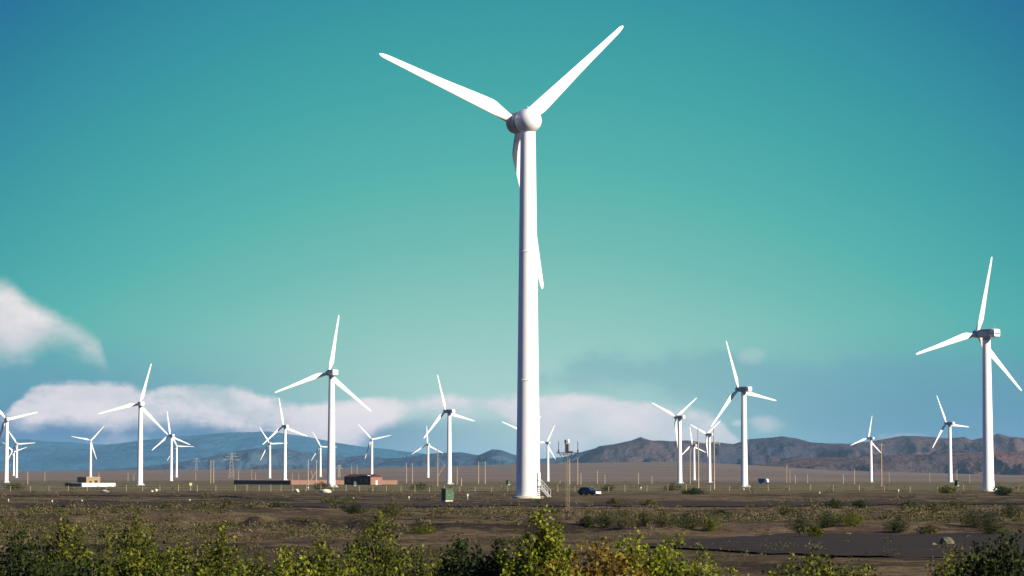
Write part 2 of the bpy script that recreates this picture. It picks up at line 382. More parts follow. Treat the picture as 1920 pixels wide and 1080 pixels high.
road('gravel_road', np.linspace(6.5, 60, 120), lambda x: 135 + x * .10, lambda x: np.clip((x - 6) * 2.4, .5, 26), road_mat('dark_gravel', (.024, .018, .014), (.040, .028, .021)), .10)
road('dirt_road', np.linspace(-190, 190, 260), lambda x: 494 + 3 * np.sin(x / 40), lambda x: 7 + 0 * x, road_mat('packed_dirt', (.035, .025, .019), (.07, .048, .035)), .12)
road('service_track', np.linspace(-120, 120, 260), lambda x: 340 + 6 * np.sin(x / 30), lambda x: 22 + 6 * np.sin(x / 17), road_mat('packed_soil', (.024, .017, .013), (.050, .034, .025)), .12)

# ---------------------------------------------------------------- hills
def hill_mat(name, a, b_, c_, sc):
    m = bpy.data.materials.new(name); m.use_nodes = True; t = NT(m.node_tree); b = t.n['Principled BSDF']
    P = t.n.new('ShaderNodeNewGeometry').outputs['Position']
    c = t.mix(t.step(t.noise(P, sc, 6, .65), .38, .62), (*a, 1), (*b_, 1))
    c = t.mix(t.m('MULTIPLY', t.step(t.noise(P, sc * .35, 4, .6), .5, .7), .8), c, (*c_, 1))
    t.l.new(c, b.inputs['Base Color']); b.inputs['Roughness'].default_value = 1; b.inputs['Specular IOR Level'].default_value = 0
    k = t.n.new('ShaderNodeBump'); k.inputs['Strength'].default_value = .8; k.inputs['Distance'].default_value = 90
    t.l.new(t.noise(P, sc * 4, 6, .65), k.inputs['Height']); t.l.new(k.outputs[0], b.inputs['Normal'])
    return m
def hills(name, prof, D, front, back, m, sd, amp=.55, wl=700., nx=560, ny=110, label=None):
    xs = np.linspace(prof[0][0], prof[-1][0], nx); V = np.r_[np.linspace(-1, 0, ny), np.linspace(0, 1, 16)[1:]]
    U, Vg = np.meshgrid(xs, V)
    d = D + np.where(Vg < 0, Vg * front, Vg * back)
    x = (U - 960) / F * D + fbm(d / 900, U / 200, 2, sd + 5) * 60
    top = np.interp(U, *zip(*prof)); zr = CH + (YH - top) / F * D
    e = 1 - np.abs(Vg); env = e ** 1.25
    rn = fbm(x / wl, d / (wl * 1.6), 6, sd, True)
    z = zr * env + amp * zr * (np.minimum(rn, .6) - .45) * np.sin(np.pi * np.clip(e, 0, 1)) - 25 * (1 - e)
    z = z + zr * .07 * fbm(x / 110, d / 110, 3, sd + 11) * e * np.where(Vg < -.05, 1, .5)
    return tag(grid_mesh(name, np.stack([x, d, z], -1), m), label, kind='structure')
hm_far = hill_mat('haze_blue_mountain_rock', (.022, .095, .165), (.034, .12, .19), (.09, .15, .20), .0006)  # distance haze painted into the rock as blue
hm_mid = hill_mat('haze_blue_hill_rock', (.028, .06, .10), (.05, .085, .115), (.025, .05, .09), .0015)  # blue of the hazy distance is part of this base colour
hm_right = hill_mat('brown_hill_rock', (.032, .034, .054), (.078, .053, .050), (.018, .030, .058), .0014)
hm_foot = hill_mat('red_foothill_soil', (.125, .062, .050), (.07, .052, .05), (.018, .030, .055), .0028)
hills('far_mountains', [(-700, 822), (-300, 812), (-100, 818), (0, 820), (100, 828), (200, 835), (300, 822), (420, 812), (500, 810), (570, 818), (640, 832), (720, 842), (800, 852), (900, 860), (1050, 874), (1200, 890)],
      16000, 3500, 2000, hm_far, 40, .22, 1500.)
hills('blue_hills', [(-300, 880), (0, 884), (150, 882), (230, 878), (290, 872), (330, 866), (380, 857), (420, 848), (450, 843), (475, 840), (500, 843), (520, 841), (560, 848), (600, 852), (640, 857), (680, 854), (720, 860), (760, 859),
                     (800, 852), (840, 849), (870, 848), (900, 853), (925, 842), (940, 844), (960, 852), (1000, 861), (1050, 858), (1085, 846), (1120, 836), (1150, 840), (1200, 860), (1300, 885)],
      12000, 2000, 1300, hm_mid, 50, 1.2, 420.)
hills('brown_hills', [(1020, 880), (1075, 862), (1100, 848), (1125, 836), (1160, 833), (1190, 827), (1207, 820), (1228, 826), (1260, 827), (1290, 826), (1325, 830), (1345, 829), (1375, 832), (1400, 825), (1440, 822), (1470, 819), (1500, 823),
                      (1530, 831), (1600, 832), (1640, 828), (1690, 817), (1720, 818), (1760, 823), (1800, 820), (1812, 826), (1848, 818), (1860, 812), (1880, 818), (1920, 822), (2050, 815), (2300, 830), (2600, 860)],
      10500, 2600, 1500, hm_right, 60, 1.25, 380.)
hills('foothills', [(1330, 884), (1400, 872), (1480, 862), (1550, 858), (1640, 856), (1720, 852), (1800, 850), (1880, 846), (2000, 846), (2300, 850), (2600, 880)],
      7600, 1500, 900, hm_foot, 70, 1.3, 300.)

# ---------------------------------------------------------------- wind turbines
def blade_mesh(R, c):
    """blade along +z, trailing edge on +x, flat of the blade facing y"""
    st = [(.022, 0), (.06, 0), (.09, .2), (.13, .62), (.17, .93), (.205, 1), (.26, .95), (.4, .8), (.55, .64), (.7, .51), (.85, .40), (.94, .33), (.975, .27), (.992, .17), (1, .06)]
    rings = []; rr = .30 * c
    for f, k in st:
        z = f * R; tw = R_(10) * (1 - f) ** 2
        ch = 2 * rr + (c - 2 * rr) * k if f < .21 else c * k
        th = rr if k == 0 else (rr * (1 - k) + k * .11 * c if f < .21 else .11 * ch)
        lead = -rr * (1 - .55 * f) if f < .95 else -rr * .45 * (k / .26)
        ring = []
        for i in range(20):
            a = 2 * math.pi * i / 20; u = (1 - math.cos(a)) / 2
            if k == 0: px, py = -math.cos(a) * rr, math.sin(a) * rr
            else:
                px = lead + ch * u
                taper = 1 if f < .1 else 1 - .75 * u ** 1.5 * min(1, (f - .05) / .12)
                py = math.sin(a) * th * taper
            ring.append((px * math.cos(tw) - py * math.sin(tw), px * math.sin(tw) + py * math.cos(tw), z))
        rings.append(ring)
    return MB().loft(rings)
def rrect(hx, hz, y, r, dz=0, n=4):
    pts = []
    for cx, cz, a0 in ((1, 1, 0), (-1, 1, 90), (-1, -1, 180), (1, -1, 270)):
        for i in range(n + 1):
            a = R_(a0 + 90 * i / n); pts.append((cx * (hx - r) + r * math.cos(a), y, cz * (hz - r) + r * math.sin(a) + dz))
    return pts[::-1]
def tower_mb(H, rb, rt, seams):
    pr = [(rb, 0)]; hs = sorted([(h, 0) for h in seams] + [(H * k / 14, 1) for k in range(1, 14)])
    rad = lambda h: rb + (rt - rb) * (h / H)
    for h, k in hs:
        if k: pr.append((rad(h), h))
        else: pr += [(rad(h - .2), h - .2), (rad(h), h - .06), (rad(h) + .02, h - .05), (rad(h) + .02, h + .05), (rad(h), h + .06), (rad(h + .2), h + .2)]
    pr += [(rt, H - .5), (rt, H)]
    return MB().lathe(pr, 48)
def make_turbine(big):
    root = empty('wind_turbine'); H = 60 if big else 40
    if big:
        tower_mb(60, 1.92, 1.2, [19, 40]).build('tower', M['white'], root)
        MB().lathe([(2.5, -.6), (2.5, .18), (2.3, .25), (1.95, .27)], 40).build('foundation', M['conc'], root)
        d = MB().box((1.98, -.2, 2.95), (.10, .95, 2.1), Matrix.Rotation(R_(-25), 4, 'Z'), .03).build('door', M['nacelle'], root)
        st = MB(); Mz = Matrix.Rotation(R_(-25), 4, 'Z')
        for y in (-.62, .42):
            st.tube(Mz @ Vector((2.0, y, 1.9)), Mz @ Vector((3.75, y, .1)), .09, n=6); st.tube(Mz @ Vector((2.0, y, 2.9)), Mz @ Vector((3.75, y, 1.1)), .05, n=6)
            for q in range(4):
                x = 2.05 + q * .55; z = 1.87 - (x - 2) * 1.03; st.tube(Mz @ Vector((x, y, z)), Mz @ Vector((x, y, z + 1)), .04, n=6)
        for q in range(8): st.box((2.1 + q * .21, -.1, 1.75 - q * .215), (.24, 1.0, .05), Mz)
        st.box((2.2, -.1, 1.87), (.6, 1.05, .06), Mz)
        st.build('stairs', M['galv'], root)
    else:
        tower_mb(40, 1.45, 1.02, [13, 27]).build('tower', M['white'], root)
        MB().lathe([(1.9, -.8), (1.9, .12), (1.75, .18), (1.5, .2)], 32).build('foundation', M['conc'], root)
        st = MB(); Mz = Matrix.Rotation(R_(-30), 4, 'Z')
        st.box((1.72, 0, .65), (.7, 1.0, .16), Mz).box((2.15, 0, .4), (.35, 1.0, .14), Mz).box((2.5, 0, .16), (.35, 1.0, .14), Mz)
        for y in (-.5, .5): st.box((1.75, y, .32), (.6, .08, .62), Mz)
        st.build('stairs', M['white'], root)
        MB().box((1.40, 0, 1.75), (.12, .8, 1.9), Mz, .03).build('door', M['nacelle'], root)
    # nacelle: local origin at the rotor centre, +y points upwind
    if big:
        a = MB().lathe([(1.55, -2.05), (1.90, -2.1), (1.98, -2.3), (1.98, -3.5)] + [(1.98 * math.cos(R_(q)), -3.5 - 2.0 * math.sin(R_(q))) for q in range(12, 90, 13)] + [(.05, -5.5)], 48, 'y')
        n = a.build('nacelle', M['nacelle'], root)
        MB().lathe([(1.66, -2.08), (1.66, -1.60)], 40, 'y').build('bearing_gap', M['seam'], n)
        sm = MB()
        for yy in (-3.35,): sm.lathe([(1.975, yy - .025), (1.992, yy - .02), (1.992, yy + .02), (1.975, yy + .025)], 48, 'y')
        sm.build('panel_joint', M['galv'], n)
        MB().box((-1.985, -2.85, .2), (.03, .5, .35), None, .01).build('side_vent', M['galv'], n)
        MB().box((0, -3.0, 2.0), (.7, .9, .22), None, .05).tube((0, -3.0, 1.8), (0, -3.0, 2.4), .03, n=6).tube((-.25, -3.0, 2.35), (.25, -3.0, 2.35), .025, n=6).build('weather_vane', M['galv'], n)
        h = MB().lathe([(1.4, -1.62), (1.72, -1.6), (1.78, -1.4), (1.72, .6)] + [(1.68 * math.cos(R_(q)), .7 + 1.0 * math.sin(R_(q))) for q in range(15, 90, 15)] + [(.05, 1.7)], 44, 'y').build('hub', M['hub'], root)
    else:
        a = MB().loft([rrect(.95, .86, -7.75, .35), rrect(1.1, 1.02, -7.5, .4), rrect(1.16, 1.07, -6.8, .4), rrect(1.16, 1.1, -2.6, .4), rrect(1.02, 1.0, -1.5, .5), rrect(.8, .8, -.95, .5)])
        n = a.build('nacelle', M['nbody'], root)
        MB().loft([rrect(.97, .88, -7.76, .35), rrect(1.12, 1.04, -7.5, .4), rrect(1.18, 1.09, -6.8, .4), rrect(1.18, 1.095, -6.3, .4)]).build('rear_cover', M['nacelle'], n)
        MB().box((0, -7.77, -.1), (1.7, .06, .2)).box((1.18, -6.9, -.1), (.03, 1.1, .18)).box((-1.18, -6.9, -.1), (.03, 1.1, .18)).build('cooling_slot', M['seam'], n)
        MB().lathe([(1.05, 0), (1.05, .5), (.9, .9)], 24, 'z', 0, (0, -3.6)).build('yaw_bearing', M['hub'], n, (0, 0, -1.75))
        MB().tube((0, -6.9, 1.0), (0, -6.9, 1.8), .03, n=6).tube((-.25, -6.9, 1.75), (.25, -6.9, 1.75), .025, n=6).build('weather_vane', M['galv'], n)
        h = MB().lathe([(.7, -.95), (.95, -.9), (1.0, -.5), (1.0, .5)] + [(1.0 * math.cos(R_(q)), .5 + .9 * math.sin(R_(q))) for q in range(15, 90, 15)] + [(.04, 1.4)], 36, 'y').build('hub', M['hub'], root)
    bm = (blade_mesh(26.9, 2.45) if big else blade_mesh(20.6, 1.75)).mesh('blade', M['blade'])
    for k in range(3):
        b = bpy.data.objects.new('blade', bm); col.objects.link(b); b.parent = root
    return root
TILT = R_(1)
def pose(root, hub, base, H, Rr, psi, th):
    z0 = zg1(base.x, base.y); root.location = (base.x, base.y, z0)
    hl = Vector((hub.x - base.x, hub.y - base.y, hub.z - z0))
    n = Vector((-math.sin(psi) * math.cos(TILT), math.cos(psi) * math.cos(TILT), math.sin(TILT))); e1 = Vector((math.cos(psi), math.sin(psi), 0)); e2 = e1.cross(n)
    fr = lambda x, y, z: Matrix((x, y, z)).transposed().to_4x4()
    nac = Matrix.Translation(hl) @ fr(e1, n, e2); k = 0
    R0 = 26.9 if H == 60 else 20.6
    for c in root.children:
        nm = c.name.split('.')[0]
        if nm == 'tower': c.scale.z = (hl.z - (1.6 if H == 60 else 1.2)) / H
        elif nm in ('nacelle', 'hub'): c.matrix_local = nac
        elif nm == 'blade':
            a = th + k * 2 * math.pi / 3; k += 1
            d = math.cos(a) * e1 + math.sin(a) * e2; cw = math.sin(a) * e1 - math.cos(a) * e2
            c.matrix_local = Matrix.Translation(hl) @ fr(cw, n, d) @ Matrix.Diagonal((1, 1, Rr / R0, 1))
protos = {60: make_turbine(True), 40: make_turbine(False)}; used = set(); roots = []
for hub, base, H, Rr, psi, th, lab, by in turs:
    o = protos[H] if H not in used else copy_tree(protos[H]); used.add(H); roots.append((o, hub, base, H, Rr, psi, th, lab))
for o, hub, base, H, Rr, psi, th, lab in roots:
    pose(o, hub, base, H, Rr, psi, th); tag(o, lab, 'wind turbine', 'white wind turbines on the plain')

# ---------------------------------------------------------------- poles, frames and masts
def pole_thing(px, top, bot, d, label, group, wpx=2.2, m='wood', arm=False, name='utility_pole'):
    p = at_dist(px, d); h = (bot - top) / F * d; r = wpx / F * d / 2
    r = min(max(r, .1), .22)
    root = empty(name, p); MB().tube((0, 0, -.5), (0, 0, h), r, r * .72, 10).build('pole', M[m], root)
    if arm:
        MB().box((0, 0, h - .55), (2.0, .12, .14)).build('crossarm', M[m], root)
        for x in (-.9, 0, .9): MB().lathe([(.05, 0), (.09, .06), (.05, .12), (.08, .18), (.03, .26)], 8).build('insulator', M['conc'], root, (x, 0, h - .48))
    return tag(root, label, 'utility pole', group)
def frame_thing(xa, xb, top, bot, d, label, arm=None, brace=False, over=4, wpx=2.6):
    a, b = at_dist(xa, d), at_dist(xb, d); h = (bot - top) / F * d; r = min(max(wpx / F * d / 2, .13), .26); half = (b.x - a.x) / 2
    root = empty('pole_frame', ((a.x + b.x) / 2, d, min(a.z, b.z)))
    for s in (-1, 1): MB().tube((s * half, 0, -.5), (s * half, 0, h), r, r * .75, 10).build('pole', M['wood'], root)
    if arm:
        z = (bot - arm) / F * d; e = half + over / F * d
        MB().box((0, r + .08, z), (2 * e, .16, .2)).build('crossarm', M['wood'], root)
        for x in (-e + .2, 0, e - .2): MB().lathe([(.06, 0), (.11, -.1), (.06, -.2), (.1, -.3), (.06, -.4), (.1, -.5), (.04, -.7)], 8).build('insulator', M['conc'], root, (x, r + .08, z - .1))
    if brace:
        q = MB(); z1 = h * .58; q.tube((-half, 0, .3), (half, 0, z1), r * .7, n=6); q.tube((half * .1, 0, z1 * .55), (-half * .2, 0, z1), r * .5, n=6); q.build('brace', M['wood'], root)
    return tag(root, label, 'pole frame')
frame_thing(1309.5, 1339, 801, 917, 760, 'tall wooden two-pole frame with a high crossarm among the turbines', arm=830, over=12)
frame_thing(577.5, 593, 851, 899, 1150, 'two wooden poles joined by a diagonal brace above the pink wall', brace=True)
frame_thing(897, 909.5, 862, 904, 1450, 'pair of bare wooden poles left of the biggest tower')
frame_thing(762, 773, 864, 902, 1600, 'pair of thin poles on the plain between the compound and the kiosk')
frame_thing(659, 669.5, 864, 893, 2400, 'pair of thin poles rising behind the dark brick shed')
frame_thing(395, 400.5, 862, 905, 1550, 'close pair of pale poles left of the black shaded wall')
frame_thing(1068, 1083, 855, 904, 1350, 'pair of pale poles just behind the instrument mast', over=3)
pole_thing(1294, 838, 906, 1350, 'brownish pole in front of the turbine left of the two-pole frame', None, 2)
pole_thing(1653, 828, 909, 1050, 'lone tall wooden pole right of a small turbine', None, 2.3, arm=True)
# leaning braced pole beside the fifth turbine
p = at_dist(820.5, 1040); rt = empty('braced_pole', p); k = 1040 / F
MB().tube((0, 0, -.4), (.3 * k, 0, 74 * k), .2, .14, 10).build('pole', M['wood'], rt)
MB().tube((.8 * k, 0, 19 * k), (13 * k, 0, 40 * k), .12, .1, 8).tube((13 * k, 0, 40 * k), (2.5 * k, 0, 52 * k), .06, .06, 6).build('brace', M['wood'], rt)
tag(rt, 'wooden pole with a diagonal strut in front of a turbine above the green kiosk', 'utility pole')
G = 'thin poles scattered over the far plain'
for px, top, bot, d, lab in [
    (52, 884, 908, 1350, 'stout pale pole right of the two turbines by the picture edge'), (84, 884, 902, 2100, 'faint pole between the edge turbines and the dark wall'), (185, 886, 906, 1500, 'pale pole at the right end of the tan hut'),
    (240, 886, 903, 2200, 'faint pole just left of the turbine by the white wall'), (251, 887, 901, 2200, 'thin pale pole touching the turbine tower by the white wall'), (367, 886, 903, 2100, 'short pole right of the two close turbines'),
    (447, 882, 902, 1900, 'pale pole standing behind the left end of the black wall'), (472, 878, 899, 2300, 'thin pole behind the black wall, left of the turbines there'), (479, 884, 899, 2300, 'shorter thin pole behind the black wall'),
    (548, 886, 900, 2400, 'short pole at the corner of black and pink walls'), (560, 887, 900, 2400, 'short thin pole behind the pink wall'), (857, 872, 906, 1350, 'thin reddish pole right of the turbine above the kiosk'),
    (865, 895, 910, 1100, 'short pale pole right of the green kiosk'), (1050, 893, 905, 1600, 'short faint pole left of the instrument mast'), (1089, 884, 906, 1300, 'short pale pole above the roof of the dark car'),
    (1120, 880, 905, 1500, 'thin pale pole right of the dark car'), (1134, 888, 905, 1500, 'very faint thin pole right of the dark car'), (1197, 885, 906, 1400, 'pale pole on the open plain left of the Y-shaped turbine'),
    (1222, 890, 905, 1500, 'faint short pole close left of the Y-shaped turbine'), (1401, 886, 907, 1500, 'thin pole close right of the turbine by the truck'), (1475, 872, 905, 1700, 'thin tall pale pole on the reddish slope'),
    (1481, 880, 905, 1800, 'slightly shorter pole of the pair on the reddish slope'), (1491, 888, 905, 1500, 'short stout pole on the reddish slope'), (1514, 888, 905, 1600, 'short faint pole on the reddish slope'),
    (1581, 888, 906, 1450, 'pale pole well left of the small turbine with a pole beside it'), (1602, 880, 907, 1400, 'taller pale pole left of the small turbine with a pole beside it'), (1667, 886, 904, 1800, 'faint pole right of the lone tall pole'),
    (1743, 888, 904, 1800, 'thin pole left of the turbine with the black box'), (1794, 880, 905, 1500, 'thin pole rising behind the black box'), (1818, 890, 905, 1700, 'short faint pole left of the turbine with blue tower edge'),
    (1863, 890, 906, 1600, 'short faint pole right of the turbine with blue tower edge')]:
    pole_thing(px, top, bot, d, lab, G, 1.9)

def pylon(px, top, bot, d, label):
    p = at_dist(px, d); h = (bot - top) / F * d; rt = empty('lattice_pylon', p); b = MB(); wb = h * .1
    pt = lambda s, t, z: Vector((s * wb * (1 - z / h * .8), t * wb * (1 - z / h * .8), z))
    n = 7
    for s in (-1, 1):
        for t in (-1, 1): b.tube(pt(s, t, 0), pt(s, t, h), .08, .06, 5)
    for i in range(n):
        z0, z1 = h * i / n, h * (i + 1) / n
        for s in (-1, 1): b.tube(pt(s, -1, z0), pt(-s, -1, z1), .045, n=4); b.tube(pt(s, 1, z0), pt(-s, 1, z1), .045, n=4); b.tube(pt(-1, s, z0), pt(1, s, z1), .07, n=4)
    b.build('tower_frame', M['conc'], rt)
    a = MB()
    for z, e in ((h * .72, .3), (h * .84, .24), (h * .95, .16)): a.tube((-h * e, 0, z), (h * e, 0, z), .12, n=5); a.tube((-h * e, 0, z), (0, 0, z + h * .05), .1, n=4); a.tube((h * e, 0, z), (0, 0, z + h * .05), .1, n=4)
    a.build('crossarm', M['galv'], rt); tag(rt, label, 'pylon', 'far lattice pylons')
pylon(434, 851, 899, 2700, 'greenish lattice pylon far behind the left end of the black wall')
pylon(368, 864, 888, 5200, 'tiny faint lattice pylon right of the two close turbines')
pylon(636, 876, 900, 2900, 'small pale lattice pylon left of the dark brick shed')

# instrument mast
p = on_ground(1064.5, 960); D = p.y; u = D / F; rt = empty('instrument_mast', p)
b = MB(); hp = 110 * u
leg = [Vector((.22 * math.cos(a), .22 * math.sin(a), 0)) for a in (.5, 2.6, 4.7)]
for q in leg: b.tube(q, q + Vector((0, 0, hp)), .012, n=6)
for i in range(12):
    z0, z1 = hp * i / 12, hp * (i + 1) / 12
    for j in range(3): b.tube(leg[j] + Vector((0, 0, z0)), leg[(j + 1) % 3] + Vector((0, 0, z1)), .007, n=4)
b.build('lattice_tower', M['wood'], rt)
b = MB().box((0, 0, hp + .03), (42 * u, .9, .10)).box((0, 0, hp - .16), (30 * u, .5, .05))
for s in (-1, 1):
    for y in (-.4, .4): b.tube((s * 16 * u, y, hp), (s * .3, y * .4, hp - 16 * u), .03, n=5); b.tube((s * 8 * u, y, hp), (s * .3, y * .4, hp - 9 * u), .025, n=5)
    b.tube((-8 * u * s, 0, hp - 9 * u), (8 * u * s, 0, hp - 16 * u), .02, n=5)
b.build('platform', M['rust'], rt)
b = MB().box((-.08, 0, hp + 9 * u), (.36, .36, 17 * u), None, .03).build('column', M['rust'], rt)
b = MB()
for q in range(5): b.box((-.08, 0, hp + (3 + 3.2 * q) * u), (.54, .54, .03))
b.box((.3, 0, hp + 2.2 * u), (.5, .5, .2)).build('column_band', M['rust'], rt)
MB().lathe([(.10, 0), (.14, .05), (.14, .34), (.10, .4)], 20).build('lamp_housing', M['lamp'], rt, (.05, 0, hp + 19 * u))
MB().box((-.24, 0, hp + 21.5 * u), (.2, .3, .42), None, .04).build('sensor_box', M['dark'], rt)
for x in (-17, 19): MB().tube((x * u, 0, hp), (x * u, 0, hp + 22 * u), .035, n=6).box((x * u, 0, hp + 4 * u), (.16, .16, .3)).build('sensor_rod', M['rust'], rt)
tag(rt, 'slender lattice instrument mast with a dark platform and two upright rods', 'mast')

# ---------------------------------------------------------------- fence along the far side of the dirt road
p0 = at_dist(-20, 640); fr = empty('wire_fence', (0, 640, 0))
xs = [441, 463, 486, 508, 527, 549, 574, 602, 625, 649, 674, 699, 725, 752, 778, 805, 833, 862, 891, 922, 952, 1016, 1046, 1078, 1110, 1141, 1172, 1213, 1252, 1287, 1332, 1368, 1405, 1440, 1480, 1520, 1562, 1611, 1658, 1706, 1757, 1807, 1858, 1910]
xs = [-15, 20, 57, 92, 128, 164, 200, 237, 268, 300, 335, 370, 405] + xs
pm = MB().box((0, 0, .55), (.11, .11, 1.9), None, .02).box((0, 0, 1.52), (.08, .08, .08)).mesh('post', M['wood'])
wire = MB(); prev = None
for x in xs:
    q = at_dist(x, 640); o = bpy.data.objects.new('post', pm); col.objects.link(o); o.parent = fr; o.location = (q.x, 0, q.z)
    o.rotation_euler = (random.uniform(-.04, .04), random.uniform(-.05, .05), random.uniform(-.3, .3)); o.scale.z = random.uniform(.85, 1.1)
    if prev is not None:
        for h in (.5, .9, 1.3): wire.tube((prev.x, 0, prev.z + h), (q.x, 0, q.z + h), .008, n=3, cap=False)
    prev = q
wire.build('wire', M['galv'], fr)
tag(fr, 'sparse wire fence of short pale posts across the plain beyond the dirt road', 'fence')

# ---------------------------------------------------------------- marker stakes and signs
G = 'short white marker stakes beside the track'
for px, py, hpx, lab in [(16, 941, 5, 'white marker stake at the picture edge below the edge turbines'), (98, 943, 5, 'white marker stake below the dark wall of the enclosure'), (154, 940, 5, 'white marker stake below the white wall corner'),
                         (356, 940, 4, 'small white marker stake below the yellow sign'), (663, 936, 4, 'tiny white marker stake below the chalky mound'), (767, 937, 5, 'white marker stake left of the green kiosk'),
                         (877, 936, 10, 'taller white-topped marker stake right of the green kiosk'), (1202, 919, 6, 'white marker stake below the Y-shaped turbine'), (1685, 924, 6, 'white marker stake right of the lone tall pole'),
                         (1880, 926, 5, 'white marker stake right of the turbine with blue tower edge'), (1537, 926, 4, 'tiny white marker stake on the scrub left of the small turbine'), (578, 919, 6, 'white stake in front of the black wall'), (1395, 920, 4, 'tiny white stake at the foot of the turbine by the truck')]:
    p = on_ground(px, py); u = p.y / F; rt = empty('marker_stake', p); h = hpx * u
    MB().box((0, 0, h * .3), (.10, .10, h * .75), None, .01).build('stake', M['conc'], rt)
    MB().box((0, 0, h * .82), (max(2.0 * u, .18), .12, h * .42), None, .02).build('marker_head', M['white'], rt); tag(rt, lab, 'marker stake', G)
p = on_ground(357.5, 919); u = p.y / F; rt = empty('sign_post', p)
MB().tube((0, 0, -.2), (0, 0, 12 * u), .07, n=8).build('post', M['conc'], rt)
MB().box((0, -.09, 11.5 * u), (5 * u, .05, 5 * u), Matrix.Translation((0, 0, 0)), .02).build('sign_plate', M['yellow'], rt)
tag(rt, 'small yellow sign plate on a post left of the black wall', 'sign')

# ---------------------------------------------------------------- transformer kiosks
def kiosk_proto():
    rt = empty('transformer_kiosk')
    MB().box((0, 0, .06), (1.5, 1.3, .3)).build('plinth', M['conc'], rt)
    MB().box((0, 0, 1.1), (1.4, 1.2, 1.8), None, .03).build('cabinet', M['green'], rt)
    MB().box((0, 0, 2.06), (1.56, 1.36, .12), None, .03).build('roof', M['green'], rt)
    for s in (-1, 1):
        d = MB().box((s * .33 - .02, -.615, 1.1), (.6, .035, 1.5), None, .008)
        for q in range(5): d.box((s * .33 - .02, -.64, 1.45 + q * .07), (.42, .02, .03))
        dd = d.build('door', M['green'], rt); MB().box((s * .09 - .02, -.66, 1.05), (.04, .05, .22)).build('handle', M['galv'], dd)
    f = MB()
    for q in range(7): f.box((.74 + .16, -.48 + q * .16, 1.0), (.34, .03, 1.3))
    f.build('cooling_fin', M['green'], rt)
    return rt
kp = kiosk_proto(); G = 'transformer kiosks standing near turbine feet'
for i, (px, py, sc, rz, lab) in enumerate([(838, 940, 1.0, 37, 'green transformer kiosk with louvred doors, nearest and largest of the ground boxes'), (953, 909, 1.1, 40, 'small dark ground box just left of the biggest tower'),
                                           (1794, 911, 1.15, 52, 'black ground box right of a turbine foot under a thin pole'), (664, 911, .95, 42, 'small dark ground box in front of the pink wall')]):
    o = kp if i == 0 else copy_tree(kp); p = on_ground(px, py); o.location = p; o.rotation_euler.z = R_(rz); s = sc * (24 * p.y / F / 2.1 if i == 0 else 1); o.scale = (s, s, s)
    tag(o, lab, 'kiosk', G)
    if i:
        for ch in o.children:
            if ch.data and ch.name.split('.')[0] in ('cabinet', 'roof', 'cooling_fin'): ch.data = ch.data.copy(); ch.data.materials[0] = M['dark']

# ---------------------------------------------------------------- walls and buildings
B = R_(38)
def wall_run(mb, L, h, t, along, off=0):
    mb.box((L / 2 * along[0] + off * 0, L / 2 * along[1], h / 2 - .3), (L if along[0] else t, L if along[1] else t, h + .6))
# pink brick compound: corner nearest the camera at px 545
p = on_ground(545, 908.5, 1200); u = p.y / F; rt = empty('compound_wall', p, B); la, lb = 193 * u / math.cos(B), 122 * u / math.sin(B); h = 7.5 * u
def long_wall(L, axis, h, gap=None):
    m = MB(); n = max(1, int(L / 6)); s = L / n
    for k in range(n):
        c = (k + .5) * s; sz = (s, .35, h + 1.4) if axis == 0 else (.35, s, h + 1.4)
        m.box((c, 0, h / 2 - .7) if axis == 0 else (0, c, h / 2 - .7), sz)
    for k in range(n + 1):
        c = k * s; m.box((c, 0, h / 2 - .65) if axis == 0 else (0, c, h / 2 - .65), (.5, .5, h + 1.5))
    m.box((L / 2, 0, h + .07) if axis == 0 else (0, L / 2, h + .07), (L, .46, .12) if axis == 0 else (.46, L, .12)); return m
o = long_wall(la, 0, h).build('wall', M['brick'], rt); o['label'] = 'sunlit pink brick wall'
o = long_wall(lb, 1, h).build('wall', M['dark'], rt); o['label'] = 'brick wall coloured black as shaded'  # shaded side of the compound, its shade put into the wall colour
long_wall(la, 0, h).build('wall', M['brick'], rt, (0, lb, 0)); long_wall(lb, 1, h).build('wall', M['brick'], rt, (la, 0, 0))
tag(rt, 'low walled brick compound, one wall pink and the other blackened as shade', 'wall')
# brick shed inside it: shade and sun put into its two wall colours
p = at_dist(695, 1290); u = p.y / F; rt = empty('brick_shed', p, B); lx, ly, h = 21 * u / math.cos(B), 54 * u / math.sin(B), 15 * u
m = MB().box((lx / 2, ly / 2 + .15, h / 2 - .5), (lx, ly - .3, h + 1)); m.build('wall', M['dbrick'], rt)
o = MB().box((lx / 2, .07, h / 2 - .5), (lx, .14, h + 1)).build('wall', M['brick'], rt); o['label'] = 'brick end wall coloured pink as sunlit'
g = MB(); g.add([(-.2, -.2, h), (lx + .2, -.2, h), (lx / 2, -.2, h + 1.3), (-.2, ly + .2, h), (lx + .2, ly + .2, h), (lx / 2, ly + .2, h + 1.3)], [(0, 1, 2), (5, 4, 3), (0, 2, 5, 3), (2, 1, 4, 5), (1, 0, 3, 4)]); g.build('roof', M['dbrick'], rt)
d = MB().box((lx * .5, -.04, 1.1), (1.2, .1, 2.3)).build('door', M['tin'], rt); MB().box((lx * .5 + .4, -.12, 1.1), (.06, .08, .2)).build('handle', M['galv'], d)
for q in range(4):
    w_ = MB().box((-.03, ly * (.15 + .22 * q), h * .55), (.1, 1.4, 1.2)).build('window', M['glass'], rt); MB().box((-.1, ly * (.15 + .22 * q), h * .55 - .66), (.2, 1.6, .1)).build('sill', M['conc'], w_)
MB().box((lx * .15, ly * .3, h + .75), (2.2, ly * .36, .22), Matrix.Identity(4)).build('roof_sheet', M['tin'], rt)
tag(rt, 'long dark red brick shed with a pale sheet on its roof, inside the pink compound', 'shed')
